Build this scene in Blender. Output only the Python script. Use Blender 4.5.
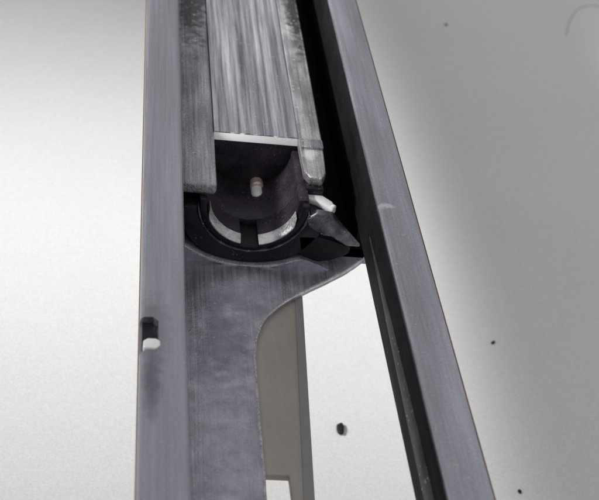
import bpy, bmesh, math, random
from mathutils import Vector, Matrix
random.seed(4)

# ------------------------------------------------------------------ clear
for o in list(bpy.data.objects):
    bpy.data.objects.remove(o, do_unlink=True)
scene = bpy.context.scene
S = 0.0008                       # one layout unit = 0.8 mm

# ------------------------------------------------------------------ camera
# solved from the vanishing points of the two rails and of the bolt's front edge
F = 1300.0                       # focal length in photo pixels (599 wide)
CX, CY = 299.5, 250.0
ay = Vector((-138, -947, F)).normalized()            # rail direction, camera space (x right, y down, z forward)
xp = F * F / (138 + 947 * .07)
ax = Vector((xp, .07 * xp, F)).normalized()
az = ax.cross(ay)
if az.y > 0: az = -az
R = Matrix((ax, ay, az))                             # camera space -> world
CAM = R @ Vector((0, 0, -200.0))
cam_d = bpy.data.cameras.new('camera')
cam = bpy.data.objects.new('camera', cam_d)
scene.collection.objects.link(cam)
rt, up, bk = R @ Vector((1, 0, 0)), R @ Vector((0, -1, 0)), R @ Vector((0, 0, -1))
m = Matrix((rt, up, bk)).transposed().to_4x4()
m.translation = CAM * S
cam.matrix_world = m
cam_d.sensor_width = 36
cam_d.lens = 36 * F / 599
cam_d.clip_start = 0.005
cam_d.clip_end = 20
cam_d.dof.use_dof = True
cam_d.dof.focus_distance = 0.172
cam_d.dof.aperture_fstop = 80
scene.camera = cam

# ------------------------------------------------------------------ world and lamps
w = bpy.data.worlds.new('World'); scene.world = w; w.use_nodes = True
w.node_tree.nodes['Background'].inputs[0].default_value = (.96, .97, 1, 1)
w.node_tree.nodes['Background'].inputs[1].default_value = 0.44

def lamp(name, loc, target, radius, watts, cone, col=(1, 1, 1)):
    d = bpy.data.lights.new(name, 'SPOT'); d.shadow_soft_size = radius; d.energy = watts; d.color = col
    d.spot_size = math.radians(cone); d.spot_blend = 1.0
    o = bpy.data.objects.new(name, d); scene.collection.objects.link(o)
    o.location = loc
    o.rotation_euler = (Vector(target) - Vector(loc)).to_track_quat('-Z', 'Y').to_euler()
    return o
lamp('key_lamp', (-0.71, 0.10, 0.415), (0.0, 0.092, -0.064), 0.085, 63, 14.6, (1, .985, .96))

scene.view_settings.view_transform = 'Standard'
scene.view_settings.look = 'None'
scene.view_settings.exposure = 0
scene.view_settings.gamma = 1

# ------------------------------------------------------------------ layout helpers (all in layout units)
def U(px, py, axis=2, val=0.0):
    """photo pixel -> point on the plane coordinate[axis] = val"""
    d = R @ Vector((px - CX, py - CY, F))
    t = (val - CAM[axis]) / d[axis]
    return CAM + d * t

def link(name, me, mat, parent=None):
    o = bpy.data.objects.new(name, me); scene.collection.objects.link(o)
    if mat: me.materials.append(mat)
    if parent: o.parent = parent
    return o

def empty(name, label, cat, group=None):
    o = bpy.data.objects.new(name, None); scene.collection.objects.link(o)
    o.empty_display_size = .01
    tag(o, label, cat, group); return o

def tag(o, label, cat, group=None):
    o['label'] = label; o['category'] = cat
    if group: o['group'] = group

def finish(bm, name, mat, parent, bev=0.0, seg=2, smooth=True):
    bmesh.ops.recalc_face_normals(bm, faces=bm.faces)
    if bev > 0:
        es = [e for e in bm.edges if len(e.link_faces) == 2 and e.calc_face_angle(0) > .5]
        bmesh.ops.bevel(bm, geom=es, offset=bev, segments=seg, profile=.5, affect='EDGES', clamp_overlap=True)
    for v in bm.verts: v.co *= S
    if smooth:
        for f in bm.faces: f.smooth = True
        for e in bm.edges:
            if len(e.link_faces) == 2 and e.calc_face_angle(0) > .6: e.smooth = False
    me = bpy.data.meshes.new(name); bm.to_mesh(me); bm.free()
    return link(name, me, mat, parent)

def prism(name, pts, axis, a, b, mat, parent, bev=.3, seg=2, smooth=True, only=False):
    """polygon pts in the two other axes (in order x,y,z without axis), extruded along axis from a to b"""
    bm = bmesh.new()
    def P(p, h):
        c = list(p); c.insert(axis, h); return c
    lo = [bm.verts.new(P(p, a)) for p in pts]
    hi = [bm.verts.new(P(p, b)) for p in pts]
    n = len(pts)
    bm.faces.new(lo); bm.faces.new(hi)
    for i in range(n):
        bm.faces.new((lo[i], lo[(i + 1) % n], hi[(i + 1) % n], hi[i]))
    if only: return bm
    return finish(bm, name, mat, parent, bev, seg, smooth)

def box(name, x0, x1, y0, y1, z0, z1, mat, parent, bev=.3, seg=2):
    return prism(name, [(x0, y0), (x1, y0), (x1, y1), (x0, y1)], 2, z0, z1, mat, parent, bev, seg)

def arc(cx, cz, r, a0, a1, n):
    return [(cx + r * math.cos(math.radians(a0 + (a1 - a0) * i / n)),
             cz + r * math.sin(math.radians(a0 + (a1 - a0) * i / n))) for i in range(n + 1)]

def chaikin(p, n=2):
    for _ in range(n):
        q = [p[0]]
        for a, b in zip(p, p[1:]):
            q.append((a[0] * .75 + b[0] * .25, a[1] * .75 + b[1] * .25))
            q.append((a[0] * .25 + b[0] * .75, a[1] * .25 + b[1] * .75))
        q.append(p[-1]); p = q
    return p

def tube_along(name, pts, rad, z, mat, parent, n=8):
    bm = bmesh.new(); rings = []
    for i, p in enumerate(pts):
        a = Vector(pts[max(0, i - 1)]); b = Vector(pts[min(len(pts) - 1, i + 1)])
        t = (b - a).normalized(); nr_ = Vector((-t.y, t.x))
        rings.append([bm.verts.new((p[0] + nr_.x * rad * math.cos(2 * math.pi * k / n), p[1] + nr_.y * rad * math.cos(2 * math.pi * k / n), z + rad * math.sin(2 * math.pi * k / n))) for k in range(n)])
    for p, q in zip(rings, rings[1:]):
        for k in range(n): bm.faces.new((p[k], p[(k + 1) % n], q[(k + 1) % n], q[k]))
    bm.faces.new(rings[0]); bm.faces.new(rings[-1])
    return finish(bm, name, mat, parent)

# ------------------------------------------------------------------ materials
def metal(name, base, rough=.38, metallic=.9, streak=0.0, mottle=.25, speck=0.0, bump=.15, tint=None, marks=(), rvar=.15, ssc=2400, bsc=150, vsc=1500, soft=.6, bst=(1, 1, 1), tst=(1, 1, 1)):
    """brushed or worn steel: fine grain, soft mottling, optional lengthwise streaks, bright specks and named marks (x,y,rx,ry,colour,strength)"""
    mt = bpy.data.materials.new(name); mt.use_nodes = True
    nt = mt.node_tree; N = nt.nodes; L = nt.links
    bs = N['Principled BSDF']
    tc = N.new('ShaderNodeTexCoord')
    def noise(scale, detail=3, sc=(1, 1, 1), rgh=.55):
        mp = N.new('ShaderNodeMapping'); mp.inputs['Scale'].default_value = sc
        L.new(tc.outputs['Object'], mp.inputs['Vector'])
        n = N.new('ShaderNodeTexNoise'); n.inputs['Scale'].default_value = scale
        n.inputs['Detail'].default_value = detail; n.inputs['Roughness'].default_value = rgh
        L.new(mp.outputs[0], n.inputs['Vector']); return n.outputs['Fac']
    def rng(v, a, b, c, d):
        r = N.new('ShaderNodeMapRange'); L.new(v, r.inputs[0])
        for i, k in enumerate((a, b, c, d)): r.inputs[i + 1].default_value = k
        return r.outputs[0]
    def mul(v, wv):
        x = N.new('ShaderNodeMath'); x.operation = 'MULTIPLY'; L.new(v, x.inputs[0])
        if isinstance(wv, (int, float)): x.inputs[1].default_value = wv
        else: L.new(wv, x.inputs[1])
        return x.outputs[0]
    big = noise(bsc, 4, bst)
    fine = noise(3200, 3)
    val = mul(rng(big, .3, .7, 1 - mottle, 1 + mottle), rng(fine, .3, .7, 1 - mottle * .45, 1 + mottle * .45))
    stv = None
    if streak > 0:
        stv = noise(ssc, 6, (1, .02, .4), .7)
        val = mul(val, rng(stv, .32, .68, 1 - streak, 1 + streak))
    def mix(fac, a, b):
        x = N.new('ShaderNodeMix'); x.data_type = 'RGBA'
        if isinstance(fac, float): x.inputs[0].default_value = fac
        else: L.new(fac, x.inputs[0])
        for s, q in ((6, a), (7, b)):
            if isinstance(q, tuple): x.inputs[s].default_value = (*q, 1)
            else: L.new(q, x.inputs[s])
        return x.outputs[2]
    vm = N.new('ShaderNodeVectorMath'); vm.operation = 'SCALE'
    col = tuple(base)
    if tint:
        col = mix(rng(noise(320, 4, tst), .38, .62, 0, 1), tuple(base), tuple(tint))
        L.new(col, vm.inputs[0])
    else:
        vm.inputs[0].default_value = base
    L.new(val, vm.inputs['Scale']); col = vm.outputs[0]
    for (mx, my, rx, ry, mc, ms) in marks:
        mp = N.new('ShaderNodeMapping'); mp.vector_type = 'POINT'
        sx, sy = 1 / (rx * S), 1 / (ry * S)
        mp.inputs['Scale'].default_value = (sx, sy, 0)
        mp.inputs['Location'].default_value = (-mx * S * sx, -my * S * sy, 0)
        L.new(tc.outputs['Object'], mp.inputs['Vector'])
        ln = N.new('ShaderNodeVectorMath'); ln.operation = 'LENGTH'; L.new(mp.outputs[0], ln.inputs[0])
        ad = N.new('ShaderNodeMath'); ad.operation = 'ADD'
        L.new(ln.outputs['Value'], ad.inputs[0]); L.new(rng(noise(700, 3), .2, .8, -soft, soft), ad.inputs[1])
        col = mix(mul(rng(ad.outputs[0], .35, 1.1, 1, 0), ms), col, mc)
    rsock = rng(fine if stv is None else stv, .3, .7, rough - rvar, rough + rvar)
    if speck > 0:
        vo = N.new('ShaderNodeTexVoronoi'); vo.inputs['Scale'].default_value = vsc
        L.new(tc.outputs['Object'], vo.inputs['Vector'])
        m1 = mul(rng(vo.outputs['Distance'], .12, .26, 1, 0), rng(noise(500, 2), .5, .62, 0, 1))
        col = mix(mul(m1, speck), col, (.75, .73, .72))
    L.new(col, bs.inputs['Base Color'])
    L.new(rsock, bs.inputs['Roughness'])
    bs.inputs['Metallic'].default_value = metallic
    if bump > 0:
        bp = N.new('ShaderNodeBump'); bp.inputs['Strength'].default_value = bump; bp.inputs['Distance'].default_value = .00012
        hs = fine
        if stv is not None:
            a = N.new('ShaderNodeMath'); a.operation = 'ADD'; L.new(fine, a.inputs[0]); L.new(mul(stv, 2.0), a.inputs[1]); hs = a.outputs[0]
        L.new(hs, bp.inputs['Height']); L.new(bp.outputs[0], bs.inputs['Normal'])
    return mt

pl = lambda x, y: tuple(U(x, y)[:2])
pz = lambda x, y, z: tuple(U(x, y, 2, z)[:2])
sm, sc_, tl, up_ = pl(152, 380), pl(386, 206), pl(152, 311), pl(155, 330)
tg, tg2 = pz(222, 345, -20), pz(235, 300, -20)
ext_glint = pz(310, 153, -5)  # bright spot: a highlight painted into the extractor's colour
M_rail_l = metal('satin_steel_left', (.445, .432, .482), .38, .88, .12, .15, .2, .16, bsc=160, bst=(1, .1, 1), soft=.3,
                 marks=[(sm[0], sm[1], 1.5, 8, (.16, .15, .18), .7), (tl[0], tl[1], 1.5, 1.6, (.28, .33, .33), .7), (up_[0], up_[1], 2.6, 9, (.25, .24, .28), .5)])
M_rail_r = metal('satin_steel_right', (.455, .442, .492), .36, .88, .15, .24, .5, .18, bsc=180, bst=(1, .12, 1),
                 marks=[(sc_[0], sc_[1], 1.9, .9, (.9, .88, .9), .6)])
M_tongue = metal('worn_steel', (.62, .59, .66), .46, .8, .16, .16, .8, .35, bsc=400, vsc=1100, tint=(.50, .47, .55),
                 marks=[(tg[0], tg[1], 5, 10, (.30, .26, .34), .6), (tg2[0], tg2[1], 9, 4, (.36, .33, .40), .45)])
M_bolt = metal('brushed_steel', (.64, .61, .66), .38, .8, .65, .16, .8, .4, tint=(.40, .38, .42), ssc=1500, bsc=300, bst=(1, .05, 1), tst=(1, .06, 1))
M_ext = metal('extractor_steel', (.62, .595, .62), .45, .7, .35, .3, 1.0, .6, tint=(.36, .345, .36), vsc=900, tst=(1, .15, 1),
              marks=[(7.6, 98, 2.2, 26, (.05, .045, .04), .9), (ext_glint[0], ext_glint[1], 1.6, 2.6, (.95, .94, .93), .9)])
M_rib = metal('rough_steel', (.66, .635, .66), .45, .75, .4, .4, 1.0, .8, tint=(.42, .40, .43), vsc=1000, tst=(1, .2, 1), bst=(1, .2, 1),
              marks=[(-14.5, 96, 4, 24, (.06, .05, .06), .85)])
M_dark = metal('blued_steel', (.045, .036, .05), .42, .7, 0, .4, .2, .2, tint=(.03, .027, .04))
M_black = metal('black_oxide', (.012, .010, .015), .5, .4, 0, .3, 0, .1)
M_face = metal('stained_dark_steel', (.062, .047, .066), .55, .5, 0, .4, .15, .3, tint=(.042, .032, .048))
M_bright = metal('pale_glint_steel', (.95, .945, .94), .3, .05, 0, .04, 0, .1)  # glints on bolt edge, pin tip and claw come from this near-white colour
M_rim = metal('edge_highlight_steel', (.78, .75, .76), .36, .55, 0, .4, 0, .3, bsc=500)  # pale colour stands in for the highlights along the rim and edges
M_lip = metal('pale_lip_steel', (.66, .63, .67), .42, .6, 0, .35, .4, .3, bsc=500)
M_glint_tan = metal('glint_tan', (.78, .62, .55), .35, .4, 0, .2, 0, .1)
M_taupe = metal('taupe_steel', (.56, .51, .455), .6, .25, .06, .08, 0, .1)
M_band = metal('grey_band_steel', (.40, .39, .39), .6, .3, .06, .08, 0, .1)
M_lug = metal('lug_steel', (.24, .22, .25), .45, .7, 0, .5, .6, .4, tint=(.045, .04, .05), bsc=700)
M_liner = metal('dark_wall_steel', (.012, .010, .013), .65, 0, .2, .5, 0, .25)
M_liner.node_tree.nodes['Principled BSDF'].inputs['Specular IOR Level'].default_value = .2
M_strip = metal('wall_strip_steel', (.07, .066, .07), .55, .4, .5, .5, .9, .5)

def paper():
    mt = bpy.data.materials.new('white_paper'); mt.use_nodes = True
    nt = mt.node_tree; N = nt.nodes; L = nt.links; bs = N['Principled BSDF']
    tc = N.new('ShaderNodeTexCoord')
    n1 = N.new('ShaderNodeTexNoise'); n1.inputs['Scale'].default_value = 3600; n1.inputs['Detail'].default_value = 4
    n2 = N.new('ShaderNodeTexNoise'); n2.inputs['Scale'].default_value = 14; n2.inputs['Detail'].default_value = 3
    for n in (n1, n2): L.new(tc.outputs['Object'], n.inputs['Vector'])
    r1 = N.new('ShaderNodeMapRange'); L.new(n1.outputs['Fac'], r1.inputs[0])
    for i, k in enumerate((.3, .7, .90, 1.07)): r1.inputs[i + 1].default_value = k
    r2 = N.new('ShaderNodeMapRange'); L.new(n2.outputs['Fac'], r2.inputs[0])
    for i, k in enumerate((.3, .7, .97, 1.03)): r2.inputs[i + 1].default_value = k
    mu = N.new('ShaderNodeMath'); mu.operation = 'MULTIPLY'; L.new(r1.outputs[0], mu.inputs[0]); L.new(r2.outputs[0], mu.inputs[1])
    v = N.new('ShaderNodeVectorMath'); v.operation = 'SCALE'; v.inputs[0].default_value = (.80, .797, .79); L.new(mu.outputs[0], v.inputs['Scale'])
    L.new(v.outputs[0], bs.inputs['Base Color']); bs.inputs['Roughness'].default_value = .85
    bp = N.new('ShaderNodeBump'); bp.inputs['Strength'].default_value = .15; bp.inputs['Distance'].default_value = .0002
    L.new(n1.outputs['Fac'], bp.inputs['Height']); L.new(bp.outputs[0], bs.inputs['Normal'])
    return mt
M_paper = paper()
M_brown = metal('brown_fringe', (.20, .11, .055), .6, .3, 0, .3, 0, .1)  # brown strips added along the rails to imitate a dark edge fringe
def plain(name, c, r=.8):
    mt = bpy.data.materials.new(name); mt.use_nodes = True; b = mt.node_tree.nodes['Principled BSDF']
    n = mt.node_tree.nodes.new('ShaderNodeTexNoise'); n.inputs['Scale'].default_value = 2500
    cr = mt.node_tree.nodes.new('ShaderNodeValToRGB')
    cr.color_ramp.elements[0].color = (*[x * .5 for x in c], 1); cr.color_ramp.elements[1].color = (*[x * 1.5 for x in c], 1)
    tc = mt.node_tree.nodes.new('ShaderNodeTexCoord')
    mt.node_tree.links.new(tc.outputs['Object'], n.inputs['Vector'])
    mt.node_tree.links.new(n.outputs['Fac'], cr.inputs[0]); mt.node_tree.links.new(cr.outputs[0], b.inputs['Base Color'])
    b.inputs['Roughness'].default_value = r; return mt
M_crumb = plain('black_grit', (.012, .011, .010)); M_hair = plain('grey_fibre', (.16, .155, .15))

# ------------------------------------------------------------------ setting: the paper sheet
ZP = -80.0
bm = bmesh.new()
gx = [-500 + 1200 * i / 24 for i in range(25)]; gy = [-350 + 1200 * i / 24 for i in range(25)]
vs = [[bm.verts.new((x, y, ZP)) for x in gx] for y in gy]
for j in range(24):
    for i in range(24): bm.faces.new((vs[j][i], vs[j][i + 1], vs[j + 1][i + 1], vs[j + 1][i]))
o = finish(bm, 'paper_ground', M_paper, None); o['kind'] = 'structure'
o['label'] = 'plain white paper sheet under the steel receiver'

# ------------------------------------------------------------------ receiver
rec = empty('steel_receiver', 'long grey steel receiver frame with two parallel side rails and an open slot', 'receiver')
XL0, XL1, XR0, XR1 = -24.12, -17.58, 14.3, 20.55
Y0, Y1 = -76, 340

def boolean_cut(o, cutters):
    for c in cutters:
        md = o.modifiers.new('cut', 'BOOLEAN'); md.operation = 'DIFFERENCE'; md.object = c; md.solver = 'EXACT'
    dg = bpy.context.evaluated_depsgraph_get()
    me = bpy.data.meshes.new_from_object(o.evaluated_get(dg))
    o.modifiers.clear(); o.data = me
    for c in cutters: bpy.data.objects.remove(c, do_unlink=True)

rail = box('side_rail', XL0, XL1, Y0, Y1, -3.6, 0, M_rail_l, rec, .9, 4)
box('rail_web', XL0 + 2.0, XL1 - .1, Y0 + .3, Y1 - .3, -11, -3.5, M_black, rail, .2)
rail['label'] = 'side rail with a notch and a bright pin in its edge'
na, nb = U(152, 317, 2, 0), U(152, 351, 2, 0)
x1 = U(158.5, 335)[0]
cutb = prism('cutter', [(XL0 - 2, nb[1]), (x1 - .5, nb[1]), (x1, nb[1] + .6), (x1, na[1] - .8), (x1 - .7, na[1]), (XL0 - 2, na[1])], 2, -1.3, 2, None, None, 0)
boolean_cut(rail, [cutb])
for f in rail.data.polygons: f.use_smooth = False
box('notch_floor', XL0 + .35, x1 - .05, nb[1] + .05, na[1] - .05, -1.45, -1.15, M_black, rail, 0)
py0, py1 = U(152, 348)[1], U(152, 338)[1]
prism('bright_pin', chaikin([(XL0 + .45, py0), (x1 + .35, py0), (x1 + .35, py1), (XL0 + .45, py1), (XL0 + .45, py0)], 1)[:-1], 2, -1.2, .1, M_bright, rail, .3, 3)

rail2 = box('side_rail', XR0, XR1, Y0, Y1, -11, 0, M_rail_r, rec, .7, 4)
rail2['label'] = 'side rail with a dark inner wall and a short pale scratch'
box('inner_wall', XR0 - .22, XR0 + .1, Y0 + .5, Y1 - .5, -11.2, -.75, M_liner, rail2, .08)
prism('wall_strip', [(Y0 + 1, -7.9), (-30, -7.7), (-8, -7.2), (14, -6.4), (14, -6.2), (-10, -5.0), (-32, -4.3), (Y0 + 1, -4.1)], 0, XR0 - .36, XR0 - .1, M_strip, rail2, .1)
box('skirt', XR0 + 1.4, XR1 - 1.2, 30, Y1, -21.2, -11.001, M_black, rec, .2)
box('skirt', XL0 + 2.6, XL1 - .6, Y0, Y1, -28, -11.001, M_black, rec, .2)  # unseen left skirt, made deeper to shift the shadow edge on the paper
box('channel_floor', XL1 - .7, XR0 + 1.5, 27.2, Y1, -21.3, -20.2, M_black, rec, .2)
box('end_block', XL0 + .3, XR1 - .3, -102, Y0 + .5, ZP, -.4, M_rail_r, rec, 1.5, 3)
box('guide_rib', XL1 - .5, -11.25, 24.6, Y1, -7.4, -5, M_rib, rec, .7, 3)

ZF = -20.0
edge = [(266.5, 520), (266, 500), (263, 465), (259, 420), (256, 380), (254.5, 355), (256, 336), (263, 319), (278, 305), (300, 292.5), (330, 278.5), (350, 268), (366, 256)]
ep = chaikin([tuple(U(x, y, 2, ZF)[:2]) for x, y in edge], 2)
ep = [(x + random.uniform(-.05, .05), y + random.uniform(-.05, .05)) for x, y in ep]
tong = [(-5.0, Y0 - .2)] + ep + [(XR1 - 1.5, ep[-1][1] + 1.5), (XR1 - 1.5, 27.3), (XL0 + 2.7, 27.3), (XL0 + 2.7, Y0 - .2)]
prism('floor_tongue', tong, 2, ZF - 1.3, ZF, M_tongue, rec, .25, 3)
tube_along('edge_highlight', ep, .24, ZF - .18, M_rim, rec)  # pale tube painted as the light caught along the tongue's edge
# cradle rising round the bolt nose, its pale lip a painted edge highlight
CXB, CZB = -4.5, -7.7
ca = arc(CXB, 0, 20, 180 + 52, 360 - 66, 28)
prism('cradle', ca + [(ca[-1][0] + 1.2, ca[-1][1] + .3), (ca[-1][0] + 2.6, ca[-1][1]), (ca[-1][0] + 5.0, ca[-1][1] - .9), (ca[-1][0] + 7.2, ZF - .3), (ca[0][0], ZF - .3)], 1, 22.6, 27.0, M_tongue, rec, .0)
ex_, ez_ = ca[-1]
lt = arc(CXB, 0, 19.93, 180 + 54, 360 - 66, 28) + [(ex_ + 1.2, ez_ + .36)]
lip = lt + [(x, z - .5 + .35 * max(0, k - 22) / 7) for k, (x, z) in reversed(list(enumerate(lt)))]
prism('cradle_lip', lip, 1, 22.2, 23.2, M_rim, rec, .12)
prism('throat_ring', arc(CXB, CZB, 9.9, 187, 353, 26) + arc(CXB, CZB, 13.2, 353, 187, 26), 1, 23.4, 29, M_dark, rec, .25)

box('brown_fringe', XR1 - .1, XR1 + .22, Y0 + 1, Y1 - 1, -1.2, -.55, M_brown, rail2, .06)
box('brown_fringe', XL0 - .12, XL0 + .1, Y0 + 1, Y1 - 1, -2.6, -2.1, M_brown, rail, .06)

# deep wall under the slot
ZB = ZF - 1.3
br = [U(300, 270, 2, ZB), U(303, 292, 2, ZB), U(314, 500, 2, ZB), U(316, 535, 2, ZB)]
nt_, nr = U(280, 475, 2, ZB), U(290.5, 488, 2, ZB)
blx = XL0 + 4
bar = [(blx, br[0].y), (br[0].x, br[0].y), (br[2].x, br[2].y)]
ybot = br[3].y - 12
bar += [(br[3].x + .4, ybot), (nr.x + .4, ybot), (nr.x, nt_.y), (blx, nt_.y)]
prism('lower_wall', bar, 2, ZB - 1.3, ZB - .001, M_taupe, rec, .25)

bb = [U(294, 275, 2, ZB), U(295, 292, 2, ZB), U(303.5, 500, 2, ZB)]
prism('wall_band', [(bb[0].x, br[0].y - .4), (br[0].x + .12, br[0].y - .4), (br[2].x + .12, br[2].y), (br[3].x + .5, ybot + .3), (bb[2].x + .5, ybot + .3), (bb[2].x, bb[2].y)], 2, ZB - 1.5, ZB + .16, M_band, rec, .1)

# ------------------------------------------------------------------ bolt
bolt = empty('sliding_bolt', 'brushed steel bolt with a dark hollow nose lying between the two rails', 'bolt')
YF = U(257, 136, 2, -5)[1]; YL = 29.3; BX0, BX1 = -11.2, 4.1
# body: lengthwise ground flutes across the top
prof = []; n = 60
for i in range(n + 1):
    x = BX0 + (BX1 - BX0) * i / n
    t = (x - BX0) / (BX1 - BX0)
    h = -5 + .06 * math.sin(t * 21) + .05 * math.sin(t * 47 + 1) - .22 * max(0, 1 - abs(t - .33) / .05) - .2 * max(0, 1 - abs(t - .72) / .04)
    prof.append((x, h))
prof += [(BX1, -17.5), (BX0, -17.5)]
prism('body', prof, 1, YF + .45, Y1 - 2, M_bolt, bolt, 0)
prism('front_edge', [(YF - .55, -6.15), (YF + .6, -5.0), (YF + .6, -6.3)], 0, BX0 - .1, BX1 + .05, M_bright, bolt, .12)
prism('face', arc(CXB, CZB, 10.2, 180, 360, 24) + [(BX1 + .2, -6.2), (BX0 - .2, -6.2)], 1, YF - .1, YF + 3, M_face, bolt, .1)
# hollow nose, open at the top, slit at the front
def tube(name, a0, a1, y0, y1, r0=7.7, r1=9.5, mat=M_dark, bev=.2, n=18):
    return prism(name, arc(CXB, CZB, r0, a0, a1, n) + arc(CXB, CZB, r1, a1, a0, n), 1, y0, y1, mat, bolt, bev)
tube('nose_cup', 176, 364, 30.0, YF - .05, mat=M_face)
tube('nose_cup', 176, 259, 24.8, 30.05, mat=M_face)
tube('nose_front', 178, 259, 23.3, 24.9, 8.3, 9.5)
tube('nose_cup', 281, 364, 24.8, 30.05, mat=M_face)
tube('nose_front', 281, 362, 23.3, 24.9, 8.3, 9.5)
def rim(a0, a1):
    bm = bmesh.new(); n = 16
    rows = [(7.65, 25.2), (7.7, 24.5), (8.05, 23.1), (8.2, 22.95), (8.4, 23.05), (8.4, 25.2)]
    g = []
    for i in range(n + 1):
        a = math.radians(a0 + (a1 - a0) * i / n)
        taper = min(1, 4 * i / n + .1) if a0 < 250 else min(1, 4 * (n - i) / n + .1)
        g.append([bm.verts.new((CXB + (7.65 + (r - 7.65) * taper) * math.cos(a), y, CZB + (7.65 + (r - 7.65) * taper) * math.sin(a))) for r, y in rows])
    for i in range(n):
        for k in range(6): bm.faces.new((g[i][k], g[i][(k + 1) % 6], g[i + 1][(k + 1) % 6], g[i + 1][k]))
    bm.faces.new(g[0]); bm.faces.new(g[-1])
    return finish(bm, 'rim', M_rim, bolt)
rim(189, 258.5); rim(281.5, 345)
# collar ring behind the rim, thin worn edge
prism('collar', arc(CXB, CZB, 9.55, 188, 352, 26) + arc(CXB, CZB, 9.85, 352, 188, 26), 1, 23.0, 25, M_lug, bolt, .06)
prism('slot_floor', arc(CXB, CZB, 8.9, 258, 282, 8) + arc(CXB, CZB, 9.5, 282, 258, 8), 1, 23.2, 30, M_black, bolt, .1)
# firing pin tip poking from the face
pc = U(257, 194, 1, YF - 3)
bm = bmesh.new()
prof = [(0, 0), (0, .9), (-.4, 1.05), (-1.8, 1.05), (-2.6, .8), (-3.1, .35), (-3.2, 0)]
def lathe(name, prof, c, mat, parent, n=18):
    bm = bmesh.new(); rings = []
    for y, r in prof[1:-1]:
        rings.append([bm.verts.new((c[0] + r * math.cos(2 * math.pi * k / n), c[1] + y, c[2] + r * math.sin(2 * math.pi * k / n))) for k in range(n)])
    a = bm.verts.new((c[0], c[1] + prof[0][0], c[2])); b = bm.verts.new((c[0], c[1] + prof[-1][0], c[2]))
    for p, q in zip(rings, rings[1:]):
        for k in range(n): bm.faces.new((p[k], p[(k + 1) % n], q[(k + 1) % n], q[k]))
    for k in range(n):
        bm.faces.new((a, rings[0][k], rings[0][(k + 1) % n])); bm.faces.new((b, rings[-1][(k + 1) % n], rings[-1][k]))
    return finish(bm, name, mat, parent)
pin = lathe('firing_pin', [(0, 0), (3.2, 1.15), (-.6, 1.15), (-1.2, .95), (-1.6, .5), (-1.7, 0)], pc, M_bright, bolt)
lathe('pin_collar', [(3.3, 0), (3.3, 1.25), (1.3, 1.25), (1.0, 1.0), (1.0, 0)], (pc[0] - .05, pc[1], pc[2] + .6), M_glint_tan, bolt)  # tan collar colours in the brownish top of the pin's glint
# extractor along the right side, with its claw
ext = [(4.16, Y1 - 2), (4.16, 40.6), (4.3, YL + 2), (5.2, YL), (7.4, YL - .3), (8.2, YL + 1.8), (8.6, 40.6), (9.6, Y1 - 2)]
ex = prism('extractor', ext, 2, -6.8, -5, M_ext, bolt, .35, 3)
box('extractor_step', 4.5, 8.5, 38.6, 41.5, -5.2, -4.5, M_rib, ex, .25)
cl = [tuple(U(x, y, 2, -8)[:2]) for x, y in [(299, 190), (318, 191.5), (333, 201), (337, 207), (333, 210), (318, 201), (299, 196)]]
prism('claw', cl, 2, -9.4, -8, M_bright, ex, .5, 3)
box('claw_neck', 4.6, 7.8, 28.2, 32, -8.6, -6.7, M_dark, ex, .2)
tp = U(333.5, 207, 2, -8)
lathe('claw_glint', [(.5, 0), (.35, .3), (0, .5), (-.35, .3), (-.5, 0)], (tp.x, tp.y, -8.0), M_bright, ex, 14)  # white bead added as the highlight at the claw's end
lg = [(p.x, p.z) for p in (U(x, y, 1, 22.8) for x, y in [(306, 220), (318, 213), (334, 216), (341, 225), (361, 248), (346, 247), (332, 238), (320, 236), (309, 228)])]
prism('locking_lug', lg, 1, 22.8, 24.4, M_lug, bolt, .5, 3)
lg2 = [(p.x, p.z) for p in (U(x, y, 1, 23.4) for x, y in [(298, 236), (318, 236), (352, 248), (347, 256), (322, 263), (300, 259)])]
lg2 = chaikin(lg2 + [lg2[0]], 1)[:-1]
prism('lower_lug', lg2, 1, 23.4, 30, M_black, bolt, .3)

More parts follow.
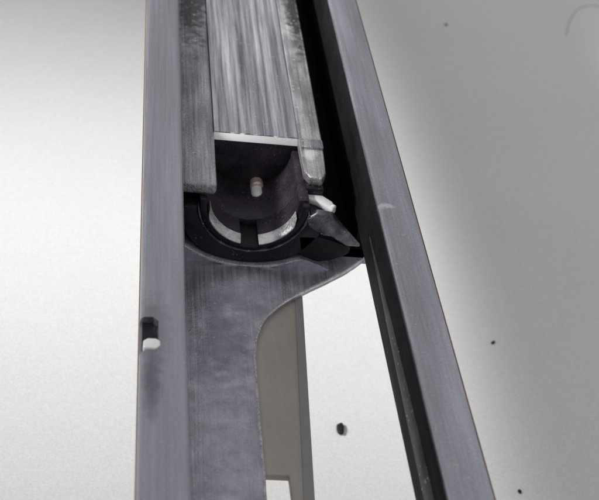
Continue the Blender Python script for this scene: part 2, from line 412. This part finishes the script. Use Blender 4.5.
# ------------------------------------------------------------------ dust on the paper
def lump(name, px, py, rx, ry, label, group=None, rot=0, mat=M_crumb, seed=0):
    c = U(px, py, 2, ZP); rnd = random.Random(seed)
    bm = bmesh.new(); bmesh.ops.create_icosphere(bm, subdivisions=3, radius=1)
    ph = [rnd.uniform(0, 6) for _ in range(4)]
    for v in bm.verts:
        k = 1 + .08 * math.sin(3 * v.co.x + ph[0]) + .08 * math.sin(4 * v.co.y + ph[1]) + .08 * math.sin(6 * v.co.z + 5 * v.co.x + ph[2])
        x, y, z = v.co.x * rx * k, v.co.y * ry * k, v.co.z * min(rx, ry) * .5 * k
        cr, sr = math.cos(rot), math.sin(rot)
        v.co = (c.x + x * cr - y * sr, c.y + x * sr + y * cr, ZP + min(rx, ry) * .42 + z)
    o = finish(bm, name, mat, None); tag(o, label, 'crumb' if 'crumb' in name else 'speck', group); return o
lump('crumb', 340, 430, .95, 1.6, 'black crumb on the paper seen through the slot between tongue and rail', seed=1, rot=-.12)
lump('dust_speck', 446, 25, .55, .55, 'tiny dark speck on the paper near the curved hair', 'dust specks', seed=2)
lump('dust_speck', 493, 343, .4, .75, 'tiny elongated dark speck on the paper beside the scratched rail', 'dust specks', rot=-.7, seed=3)
lump('dust_speck', 519.5, 492, .42, .6, 'tiny round dark speck on the paper beside the near end of the rail', 'dust specks', seed=4)
def hair(name, pix, rad, label):
    p = chaikin([tuple(U(x, y, 2, ZP)[:2]) for x, y in pix], 3)
    cu = bpy.data.curves.new(name, 'CURVE'); cu.dimensions = '3D'; cu.bevel_depth = rad * S; cu.bevel_resolution = 1
    sp = cu.splines.new('POLY'); sp.points.add(len(p) - 1)
    for k, (x, y) in enumerate(p): sp.points[k].co = (x * S, y * S, (ZP + rad) * S, 1)
    tmp = bpy.data.objects.new('tmp', cu); scene.collection.objects.link(tmp)
    me = bpy.data.meshes.new_from_object(tmp.evaluated_get(bpy.context.evaluated_depsgraph_get()))
    bpy.data.objects.remove(tmp, do_unlink=True)
    o = link(name, me, M_hair); tag(o, label, 'hair')
hair('hair', [(566, 36), (569, 22), (576, 10), (586, 5), (598, 6), (606, 9)], .075, 'long thin grey hair curled on the bare paper')
